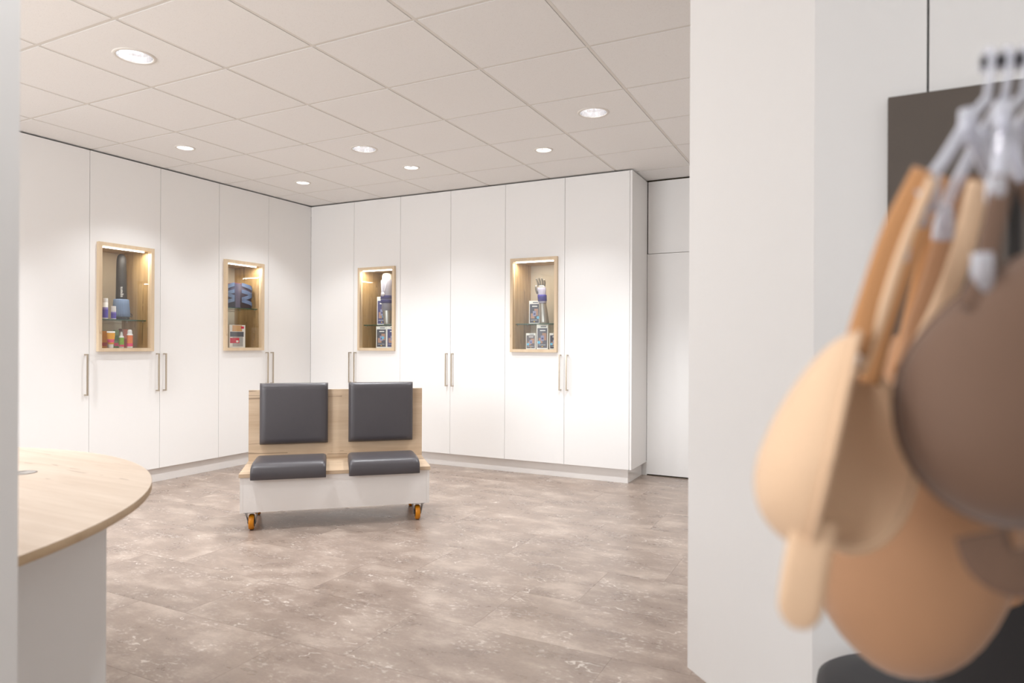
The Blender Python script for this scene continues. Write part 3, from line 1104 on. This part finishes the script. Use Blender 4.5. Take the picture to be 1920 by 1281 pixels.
bottle('foam_bottle', 'white bottle with orange label and rounded cap', 'bottle', -0.07, -2.024, BZ, [
    ('bottle_body', [(0.021, 0), (0.0225, 0.003), (0.0225, 0.112), (0.017, 0.119)], WHITEP, {}),
    ('label_band', [(0.0229, 0.012), (0.0229, 0.105)], ORG, {}),
    ('label_band', [(0.0231, 0.014), (0.0231, 0.038)], PNK, {}),
    ('cap', [(0.0165, 0.118), (0.0175, 0.121), (0.0172, 0.140), (0.013, 0.150), (0.006, 0.153)], WHITEP, {})], 'care products on the showcase floor')

# back brace (wrap standing on the shelf) ------------------------------------
BR = empty('back_brace', (-0.15, -0.845, 1.5415), math.radians(58))
tag(BR, 'slate blue back brace with crossed straps on the glass shelf', 'brace')
NAVYF, BLUF = flat('brace_navy', 46, 48, 78, 0.85), flat('brace_blue', 92, 118, 160, 0.7)


def arc_band(r0, a0, a1, z_of, hgt, thick, n=28, sy=0.62):
    """curved upright strip: z_of(f) lower edge along the arc"""
    mb = MB()
    inner, outer = [], []
    for i in range(n + 1):
        f = i / n
        a = a0 + (a1 - a0) * f
        zb = z_of(f)
        h = hgt(f) if callable(hgt) else hgt
        for lst, rr in ((inner, r0), (outer, r0 + thick)):
            p = (rr * math.cos(a), rr * math.sin(a) * sy)
            lst.append((mb.bm.verts.new((p[0], p[1], zb)), mb.bm.verts.new((p[0] * 1.0, p[1], zb + h))))
    for i in range(n):
        for lst in (inner, outer):
            mb.bm.faces.new((lst[i][0], lst[i + 1][0], lst[i + 1][1], lst[i][1]))
        mb.bm.faces.new((inner[i][1], inner[i + 1][1], outer[i + 1][1], outer[i][1]))
        mb.bm.faces.new((inner[i][0], inner[i + 1][0], outer[i + 1][0], outer[i][0]))
    for q in (0, n):
        mb.bm.faces.new((inner[q][0], inner[q][1], outer[q][1], outer[q][0]))
    return mb


R3 = math.radians
arc_band(0.115, R3(165), R3(375), lambda f: 0.0, lambda f: 0.250 - 0.05 * abs(f - 0.4), 0.006).build('wrap', NAVYF, BR, smooth=True)
arc_band(0.1215, R3(165), R3(375), lambda f: 0.243 - 0.05 * abs(f - 0.4), 0.007, 0.002).build('edge_tape', flat('brace_trim', 120, 60, 84, 0.8), BR)
arc_band(0.122, R3(252), R3(272), lambda f: 0.004, 0.236, 0.003).build('centre_stay', flat('brace_stay', 82, 82, 112, 0.8), BR)
for z0, z1 in ((0.165, 0.215), (0.100, 0.15), (0.135, 0.07), (0.010, 0.058)):
    arc_band(0.124, R3(278), R3(372), lambda f, a=z1, b=z0: a + (b - a) * f if True else 0, 0.036, 0.004).build('strap', BLUF, BR)
for z0, z1 in ((0.165, 0.215), (0.10, 0.15), (0.15, 0.09), (0.02, 0.065)):
    arc_band(0.124, R3(248), R3(168), lambda f, a=z1, b=z0: a + (b - a) * f, 0.036, 0.004).build('strap', BLUF, BR)

SKIN, GREYF, REDP = flat('print_skin', 214, 168, 120), flat('print_slate', 82, 86, 100), flat('print_red2', 214, 32, 72)
label_box('brace_carton', 'white carton printed with a belt picture under the back brace', 'box', -0.085, -0.912, BZ, 0.150, 0.05, 0.222, R3(66), CARTON, [
    ('print_back', 0.18, 0.80, 0.72, 0.985, SKIN, 1), ('print_legs', 0.20, 0.86, 0.05, 0.47, flat('print_grey', 176, 176, 178), 1),
    ('print_belt', 0.04, 0.90, 0.48, 0.70, GREYF, 2), ('print_red_label', 0.04, 0.62, 0.20, 0.43, REDP, 2),
    ('print_corner', 0.72, 0.92, 0.84, 0.94, REDP, 2), ('print_dot', 0.42, 0.57, 0.23, 0.32, TXW, 3)])

# ------------------------------------------------------------------ braces on silver dummies
SILV = flat('silver_dummy', 168, 166, 160, 0.32, 0.75)
LAV, NAVY2, LGREY = flat('knit_lavender', 158, 156, 178, 0.85), flat('strap_navy', 46, 44, 104, 0.7), flat('knit_grey', 142, 142, 156, 0.85)


def loft(secs, n=24):
    """secs: (x, y, z, rx, ry)"""
    mb = MB()
    rings = [[mb.bm.verts.new((x + rx * math.cos(2 * PI * i / n), y + ry * math.sin(2 * PI * i / n), z)) for i in range(n)] for x, y, z, rx, ry in secs]
    for k in range(len(rings) - 1):
        for i in range(n):
            j = (i + 1) % n
            mb.bm.faces.new((rings[k][i], rings[k][j], rings[k + 1][j], rings[k + 1][i]))
    mb.bm.faces.new(list(reversed(rings[0])))
    mb.bm.faces.new(rings[-1])
    return mb


KD = empty('knee_brace_dummy', (0.925, 0.145, 1.3955))
tag(KD, 'silver leg dummy wearing a grey and navy knee brace', 'display form')
leg = loft([(0.01, 0, 0, 0.040, 0.040), (0.01, 0, 0.02, 0.043, 0.042), (0.008, 0, 0.09, 0.050, 0.046), (0.004, 0, 0.165, 0.054, 0.05), (0, 0, 0.25, 0.055, 0.052),
            (-0.002, -0.004, 0.33, 0.056, 0.056), (0, 0, 0.42, 0.060, 0.058), (0.0, 0, 0.475, 0.062, 0.06)]).build('leg', SILV, KD, smooth=True)
loft([(0, 0, 0.470, 0.050, 0.05), (0, 0, 0.478, 0.054, 0.054), (0, 0, 0.52, 0.052, 0.052), (0, 0, 0.54, 0.040, 0.04), (0, 0, 0.546, 0.02, 0.02)]).build('thigh_cap', flat('cap_white', 236, 234, 230, 0.4), KD, smooth=True)
br_ = loft([(0.005, 0, 0.150, 0.0575, 0.053), (0.001, 0, 0.22, 0.060, 0.056), (-0.001, -0.005, 0.30, 0.0615, 0.061), (0, -0.003, 0.36, 0.062, 0.062),
            (0, 0, 0.42, 0.0655, 0.063), (0, 0, 0.462, 0.068, 0.066), (0, 0, 0.4705, 0.066, 0.064)]).build('knit_sleeve', LGREY, KD, smooth=True)
loft([(0.001, -0.003, 0.228, 0.0635, 0.061), (0, -0.004, 0.235, 0.0655, 0.0635), (0, -0.005, 0.258, 0.066, 0.065), (0, -0.005, 0.264, 0.064, 0.063)]).build('strap', NAVY2, KD, smooth=True)
loft([(0, -0.005, 0.272, 0.064, 0.064), (0, -0.005, 0.278, 0.0665, 0.066), (0, -0.005, 0.302, 0.0665, 0.066), (0, -0.005, 0.308, 0.064, 0.064)]).build('strap', NAVY2, KD, smooth=True)
mb = MB()
mb.lathe([(0.0001, 0.006), (0.018, 0.005), (0.024, 0.0), (0.018, -0.004)], 20)
mb.xf(Matrix.Translation((-0.004, -0.070, 0.318)) @ Matrix.Rotation(PI / 2, 4, 'X'))
mb.build('knee_pad', flat('pad_light', 190, 188, 200, 0.7), KD, smooth=True)
for s in (-1, 1):
    MB().tube([(s * 0.012 - 0.004, -0.066, 0.34), (s * 0.024, -0.062, 0.39), (s * 0.036, -0.055, 0.45)], 0.004, 6).build('knit_line', flat('pad_light', 190, 188, 200), KD)
MB().lathe([(0.007, 0), (0.007, 0.003), (0.004, 0.004)], 14).xf(Matrix.Translation((0.0, -0.066, 0.452)) @ Matrix.Rotation(PI / 2, 4, 'X')).build('badge', TXW, KD)

DKB, CYAN, SKN2, YLW = flat('print_midnight', 40, 44, 66), flat('print_cyan', 96, 186, 226), flat('print_flesh', 176, 132, 110), flat('print_yellow', 226, 182, 40)
NVB = flat('print_navy', 44, 42, 110)


def brace_box(label, x, y, z, w, h, rotz, ground, dot, tilt=0.0, d=0.05):
    pn = [('print_ground', 0.07, 0.93, 0.05, 0.86, ground, 1), ('print_logo', 0.36, 0.84, 0.905, 0.945, flat('print_logo', 74, 86, 104), 1),
          ('print_title', 0.30, 0.78, 0.74, 0.785, TXW, 2), ('print_limb', 0.50, 0.86, 0.36, 0.66, SKN2, 2), ('print_limb', 0.18, 0.52, 0.24, 0.46, SKN2, 2),
          ('print_brace', 0.36, 0.66, 0.34, 0.56, flat('print_brace', 142, 146, 184), 3), ('print_brace_strap', 0.44, 0.60, 0.40, 0.47, NVB, 4),
          ('print_line', 0.16, 0.80, 0.165, 0.185, flat('print_pale', 190, 196, 206), 2), ('print_mark', 0.44, 0.56, 0.09, 0.125, YLW, 2)]
    e = label_box('brace_carton', label, 'box', x, y, z, w, d, h, rotz, CARTON, pn, 'brace cartons in the showcases', tilt)
    mb = MB().lathe([(0.0001, 0), (w * 0.13, 0), (w * 0.13, 0.0006)], 20, cap0=False)
    mb.xf(Matrix.Translation((-w / 2 + dot[0] * w, -0.0012, dot[1] * h)) @ Matrix.Rotation(PI / 2, 4, 'X'))
    mb.build('print_dot', CYAN, e)
    return e


brace_box('navy printed carton leaning behind the silver knee dummy', 0.800, 0.215, 1.3955, 0.105, 0.305, R3(18), NVB, (0.7, 0.3))
brace_box('dark printed carton below the knee dummy, the left of two', 0.872, 0.118, BZ, 0.118, 0.228, R3(14), DKB, (0.66, 0.47))
brace_box('blue printed carton below the knee dummy, half hidden by the frame', 1.010, 0.118, BZ, 0.118, 0.228, R3(14), NVB, (0.7, 0.4))

HD = empty('wrist_brace_dummy', (2.732, 0.155, 1.3895))
tag(HD, 'silver hand and forearm dummy wearing a lavender and navy wrist brace', 'display form')
loft([(0, 0, 0, 0.046, 0.040), (0, 0, 0.02, 0.046, 0.040), (-0.006, 0, 0.10, 0.041, 0.036), (-0.014, 0, 0.18, 0.034, 0.030), (-0.020, 0, 0.235, 0.031, 0.026),
      (-0.024, 0, 0.275, 0.036, 0.022), (-0.027, 0, 0.32, 0.041, 0.019), (-0.029, 0, 0.352, 0.040, 0.016), (-0.029, 0, 0.362, 0.034, 0.011)]).build('forearm', SILV, HD, smooth=True)
for fx, ln, tl in ((-0.059, 0.072, -0.06), (-0.038, 0.078, -0.02), (-0.018, 0.072, 0.03), (0.001, 0.056, 0.08)):
    p0 = Vector((fx, 0, 0.352))
    p1 = p0 + Vector((tl * 0.35 * ln * 4, -0.004, ln * 0.5))
    p2 = p1 + Vector((tl * 0.2 * ln * 4, -0.016, ln * 0.32))
    p3 = p2 + Vector((0, -0.014, ln * 0.16))
    MB().tube([p0, p1, p2, p3, p3 + Vector((0, -0.003, 0.003))], [0.0092, 0.0088, 0.008, 0.0068, 0.003], 10).build('finger', SILV, HD, smooth=True)
MB().tube([(-0.062, -0.01, 0.285), (-0.072, -0.024, 0.315), (-0.070, -0.036, 0.345), (-0.066, -0.040, 0.358)], [0.013, 0.011, 0.009, 0.004], 10).build('thumb', SILV, HD, smooth=True)
loft([(-0.016, 0, 0.192, 0.0375, 0.033), (-0.017, 0, 0.20, 0.039, 0.034), (-0.021, 0, 0.24, 0.037, 0.031), (-0.024, 0, 0.275, 0.040, 0.027), (-0.027, 0, 0.315, 0.045, 0.024),
      (-0.028, 0, 0.338, 0.044, 0.022), (-0.028, 0, 0.340, 0.041, 0.019)]).build('knit_sleeve', LAV, HD, smooth=True)
loft([(-0.018, 0, 0.212, 0.040, 0.034), (-0.019, 0, 0.215, 0.043, 0.037), (-0.022, 0, 0.268, 0.0445, 0.034), (-0.022, 0, 0.272, 0.041, 0.031)]).build('strap', flat('strap_royal', 44, 36, 140, 0.6), HD, smooth=True)
for zz_ in (0.233, 0.252):
    loft([(-0.0195, 0, zz_, 0.0438, 0.0372), (-0.0195, 0, zz_ + 0.003, 0.0442, 0.0374)]).build('strap_seam', NAVY2, HD)

brace_box('dark carton with cyan dot behind the hand dummy on the shelf', 2.607, 0.205, 1.3895, 0.104, 0.222, R3(10), DKB, (0.84, 0.28))
brace_box('shorter carton at the left below the hand dummy', 2.612, 0.118, BZ, 0.094, 0.150, R3(8), flat('print_dusk', 92, 84, 92), (0.22, 0.30))
brace_box('tallest carton in the middle below the hand dummy', 2.721, 0.138, BZ, 0.110, 0.228, R3(8), flat('print_greyblue', 84, 84, 100), (0.22, 0.28))
brace_box('short carton half hidden by the frame below the hand dummy', 2.852, 0.118, BZ, 0.094, 0.150, R3(8), DKB, (0.22, 0.32))

# ------------------------------------------------------------------ stool under the display board
sp = cam_pt(1692, 700, 1.46)
ST = empty('round_stool', (sp.x, sp.y, 0))
tag(ST, 'round charcoal stool below the bras, only its edge showing', 'stool')
MB().lathe([(0.02, 0.405), (0.135, 0.405), (0.160, 0.412), (0.168, 0.430), (0.165, 0.447), (0.148, 0.459), (0.09, 0.466), (0.001, 0.468)], 48).build('seat', M['stool'], ST, smooth=True)
MB().lathe([(0.03, 0.03), (0.03, 0.25), (0.022, 0.26), (0.022, 0.406)], 20).build('column', M['darkmetal'], ST)
MB().lathe([(0.15, 0.0), (0.155, 0.004), (0.15, 0.012), (0.04, 0.03)], 32).build('base', M['darkmetal'], ST)

# ------------------------------------------------------------------ bras on clear hangers
def fabric(name, r, g, b):
    return plain(name, srgb(r, g, b), 0.75, var=0.03, bmp=0.08, bscale=600, sheen=0.25)


PEACH, TAN, TAUPE = fabric('peach_microfibre', 226, 190, 155), fabric('tan_microfibre', 178, 132, 96), fabric('taupe_microfibre', 110, 82, 64)
STRAPO, NIGHT = fabric('amber_satin', 194, 138, 88), fabric('black_microfibre', 24, 18, 18)


def cup_mesh(center, axis, upv, hw, hh, proj, top_narrow=0.35, inner=0.004, nr=14, na=40, sharp=0.5):
    """moulded cup: closed shell of outer dome, rim and inner dome"""
    axis = axis.normalized()
    y = (upv - axis * upv.dot(axis)).normalized()
    x = y.cross(axis)
    bm = bmesh.new()

    def layer(off):
        rows = []
        for k in range(nr + 1):
            t = k / nr
            tt = math.sin(t * PI / 2)
            row = []
            for i in range(na):
                a = 2 * PI * i / na
                ca, sa = math.cos(a), math.sin(a)
                v = tt * sa
                w = hw * (1 - top_narrow * max(0, v) ** 1.3)
                h = hh * (1.15 if sa > 0 else 0.95)
                z = proj * (1 - tt ** 2) ** sharp * (1 - 0.32 * v)
                p = center + x * ((w - off) * tt * ca) + y * ((h - off) * v) + axis * max(0, z - off)
                row.append(bm.verts.new(p))
                if k == 0:
                    break
            rows.append(row)
        return rows
    A, B = layer(0), layer(inner)
    for rows in (A, B):
        for i in range(na):
            bm.faces.new((rows[0][0], rows[1][i], rows[1][(i + 1) % na]))
        for k in range(1, nr):
            for i in range(na):
                j = (i + 1) % na
                bm.faces.new((rows[k][i], rows[k][j], rows[k + 1][j], rows[k + 1][i]))
    for i in range(na):
        j = (i + 1) % na
        bm.faces.new((A[nr][i], A[nr][j], B[nr][j], B[nr][i]))
    mb = MB()
    mb.bm.free()
    mb.bm = bm
    rim = [v.co.copy() for v in A[nr]]
    return mb, rim


def ribbon(name, mat, parent, pts, width, thick=0.0016):
    P = bez([cam_pt(*p) for p in pts], 8)
    k = len(P)
    rad = [width / 2 * (1.0 if i < k - 5 or 'wing' not in name else (0.95, 0.88, 0.76, 0.58, 0.30)[i - k + 5]) for i in range(k)]
    return MB().tube(P, rad, 10, flat_=thick / width * 2, ref0=-FWD - RT0 * 0.35).build(name, mat, parent, smooth=True)


def local(e, o):
    """parts are modelled in world space: shift them under the thing's origin"""
    o.data.transform(Matrix.Translation(-e.location))


def bra(label, loc, cups, ribbons, mat, extra=()):
    e = empty('bra', loc)
    tag(e, label, 'bra', 'bras hanging on the rail')
    for (c, ax, up, hw, hh, pr, tn) in cups:
        mb, rim = cup_mesh(c, ax, up, hw, hh, pr, tn)
        o = mb.build('cup', mat, e, smooth=True)
        local(e, o)
        b = MB().tube(rim + [rim[0]], 0.0022, 8, caps=False).build('edge_binding', mat, o, smooth=True)
        local(e, b)
    for nm, m_, pts, w in ribbons:
        o = ribbon(nm, m_, e, pts, w)
        local(e, o)
    return e


Rv, Fv, Uv = RT0.copy(), FWD.copy(), Vector((0, 0, 1))
# peach bra, leftmost: cup in profile bulging to the left
bra('pale peach moulded bra at the left of the rail', cam_pt(1600, 700, 0.43), [
    (cam_pt(1556, 850, 0.43), (-Rv * 0.88 + Fv * 0.42 + Uv * 0.20), Uv, 0.046, 0.068, 0.040, 0.42),
    (cam_pt(1612, 880, 0.492), (Fv * 0.97 - Rv * 0.15), Uv + Rv * 0.1, 0.046, 0.064, 0.030, 0.42)],
    [('strap', STRAPO, [(1735, 320, 0.45), (1680, 430, 0.445), (1635, 560, 0.44), (1604, 662, 0.435)], 0.017),
     ('strap', STRAPO, [(1765, 330, 0.49), (1715, 450, 0.485), (1665, 590, 0.48), (1630, 720, 0.48)], 0.014),
     ('strap', PEACH, [(1748, 335, 0.445), (1692, 470, 0.44), (1650, 600, 0.436), (1612, 700, 0.436)], 0.007),
     ('wing', PEACH, [(1528, 975, 0.412), (1514, 1045, 0.408), (1503, 1115, 0.408), (1499, 1180, 0.412)], 0.027)], PEACH)
# tan bra, middle
bra('tan moulded bra in the middle of the rail', cam_pt(1700, 700, 0.60), [
    (cam_pt(1702, 980, 0.60), (-Rv * 0.42 - Fv * 0.88 - Uv * 0.10), Uv + Rv * 0.02, 0.084, 0.150, 0.050, 0.46),
    (cam_pt(1845, 960, 0.67), (Rv * 0.5 + Fv * 0.8), Uv, 0.06, 0.10, 0.040, 0.5)],
    [('strap', TAN, [(1820, 330, 0.50), (1780, 430, 0.52), (1745, 540, 0.545), (1715, 620, 0.56), (1700, 690, 0.56)], 0.018),
     ('strap', PEACH, [(1838, 340, 0.48), (1805, 470, 0.49), (1768, 570, 0.51), (1728, 650, 0.53), (1690, 730, 0.545)], 0.016),
     ('strap', STRAPO, [(1785, 340, 0.52), (1745, 470, 0.54), (1712, 600, 0.56), (1690, 700, 0.575)], 0.016)], TAN)
# taupe bra, nearest
bra('taupe moulded bra nearest the camera at the right picture edge', cam_pt(1900, 600, 0.40), [
    (cam_pt(1918, 750, 0.40), (-Rv * 0.32 - Fv * 0.93 + Uv * 0.02), Uv + Rv * 0.30, 0.067, 0.080, 0.042, 0.30),
    (cam_pt(2200, 760, 0.43), (Rv * 0.25 - Fv * 0.9), Uv - Rv * 0.2, 0.060, 0.078, 0.042, 0.30)],
    [('strap', TAUPE, [(1882, 330, 0.42), (1862, 430, 0.41), (1838, 530, 0.40), (1815, 580, 0.395)], 0.013),
     ('strap', TAUPE, [(1925, 340, 0.43), (1960, 430, 0.42), (2020, 520, 0.41), (2080, 590, 0.40)], 0.013),
     ('band', TAUPE, [(1838, 1000, 0.41), (1862, 1055, 0.405), (1925, 1075, 0.40), (2040, 1030, 0.40)], 0.030)], TAUPE)
# black bra added behind to fill the dark gap between the others
bra('black bra added as dark fill behind the taupe and tan ones', cam_pt(1900, 900, 0.82), [
    (cam_pt(1880, 1150, 0.815), (-Rv * 0.3 - Fv * 0.9), Uv, 0.098, 0.165, 0.04, 0.35),
    (cam_pt(2180, 1150, 0.82), (-Fv), Uv, 0.09, 0.165, 0.04, 0.35)],
    [('strap', NIGHT, [(1905, 330, 0.53), (1900, 600, 0.68), (1890, 880, 0.80)], 0.012),
     ('strap', NIGHT, [(1985, 330, 0.54), (2070, 600, 0.68), (2165, 880, 0.81)], 0.012)], NIGHT)

# rail stand
ra, rb = cam_pt(1842, 116, 0.465), None
rdir = (RT0 * 0.87 - FWD * 0.18).normalized()
rb = ra + rdir * 0.55
RS = empty('garment_rail', (rb.x, rb.y, 0))
tag(RS, 'dark metal garment rail carrying the bras at the right', 'clothes rail')
MB().tube([ra - RS.location, rb - RS.location], 0.0042, 12).build('rail', M['darkmetal'], RS, smooth=True)
MB().tube([(0, 0, 0.015), (0, 0, rb.z + 0.005)], 0.012, 14).build('post', M['darkmetal'], RS, smooth=True)
MB().lathe([(0.19, 0.0), (0.19, 0.010), (0.02, 0.018)], 36).build('base', M['darkmetal'], RS)


def hanger(label, hook, neck_lo, arms, extra):
    e = empty('clear_hanger', hook[2])
    tag(e, label, 'hanger', 'clear plastic hangers on the rail')
    def tb(nm, pts, r):
        o = MB().tube(bez(pts, 6), r, 10).build(nm, M['clear'], e, smooth=True)
        local(e, o)
    tb('hook', hook, 0.0026)
    tb('neck', [hook[-1], neck_lo], 0.0036)
    for a in arms:
        tb('arm', [neck_lo] + a, 0.0042)
    for c in extra:
        o = MB().tube([c, c + Vector((0, 0, -0.012)), c + Vector((0.001, 0, -0.024))], [0.0055, 0.006, 0.0045], 10).build('clip', M['clear'], e, smooth=True)
        local(e, o)
    return e


def hook_pts(k):
    """hook going over the rail at distance k along it"""
    c = ra + rdir * k
    s = Vector((-rdir.y, rdir.x, 0))
    r = 0.0072
    return [c + s * r * math.cos(a) + UP0 * r * math.sin(a) for a in [math.radians(q) for q in (-40, 0, 45, 90, 135, 180)]] + [c - s * r * 0.6 + UP0 * -0.012, c + UP0 * -0.026]


hk = hook_pts(0.003)
hanger('clear plastic hanger of the peach bra, leftmost on the rail', hk, cam_pt(1816, 225, 0.462), [
    [cam_pt(1770, 300, 0.458), cam_pt(1722, 365, 0.452), cam_pt(1700, 440, 0.45), cam_pt(1690, 490, 0.45)],
    [cam_pt(1840, 300, 0.468), cam_pt(1862, 345, 0.475), cam_pt(1872, 400, 0.478)]],
    [cam_pt(1722, 360, 0.45), cam_pt(1745, 330, 0.452), cam_pt(1815, 205, 0.458)])
hk2 = hook_pts(0.014)
hanger('clear plastic hanger of the tan bra, second on the rail', hk2, cam_pt(1846, 240, 0.488), [
    [cam_pt(1800, 330, 0.495), cam_pt(1768, 400, 0.50), cam_pt(1758, 450, 0.505)],
    [cam_pt(1868, 320, 0.492), cam_pt(1880, 380, 0.495)]],
    [cam_pt(1772, 390, 0.495), cam_pt(1875, 290, 0.488)])
hk3 = hook_pts(0.025)
hanger('clear plastic hanger of the taupe bra, at the right picture edge', hk3, cam_pt(1882, 215, 0.445), [
    [cam_pt(1876, 290, 0.435), cam_pt(1866, 360, 0.425), cam_pt(1858, 470, 0.41)],
    [cam_pt(1905, 300, 0.44), cam_pt(1935, 370, 0.44)]],
    [cam_pt(1880, 192, 0.44), cam_pt(1868, 335, 0.42), cam_pt(1842, 475, 0.40)])
hk4 = hook_pts(0.037)
hanger('clear plastic hanger of the added black bra, behind the others', hk4, cam_pt(1915, 225, 0.50), [
    [cam_pt(1908, 280, 0.51), cam_pt(1903, 340, 0.518)], [cam_pt(1950, 280, 0.51), cam_pt(1985, 340, 0.525)]], [])
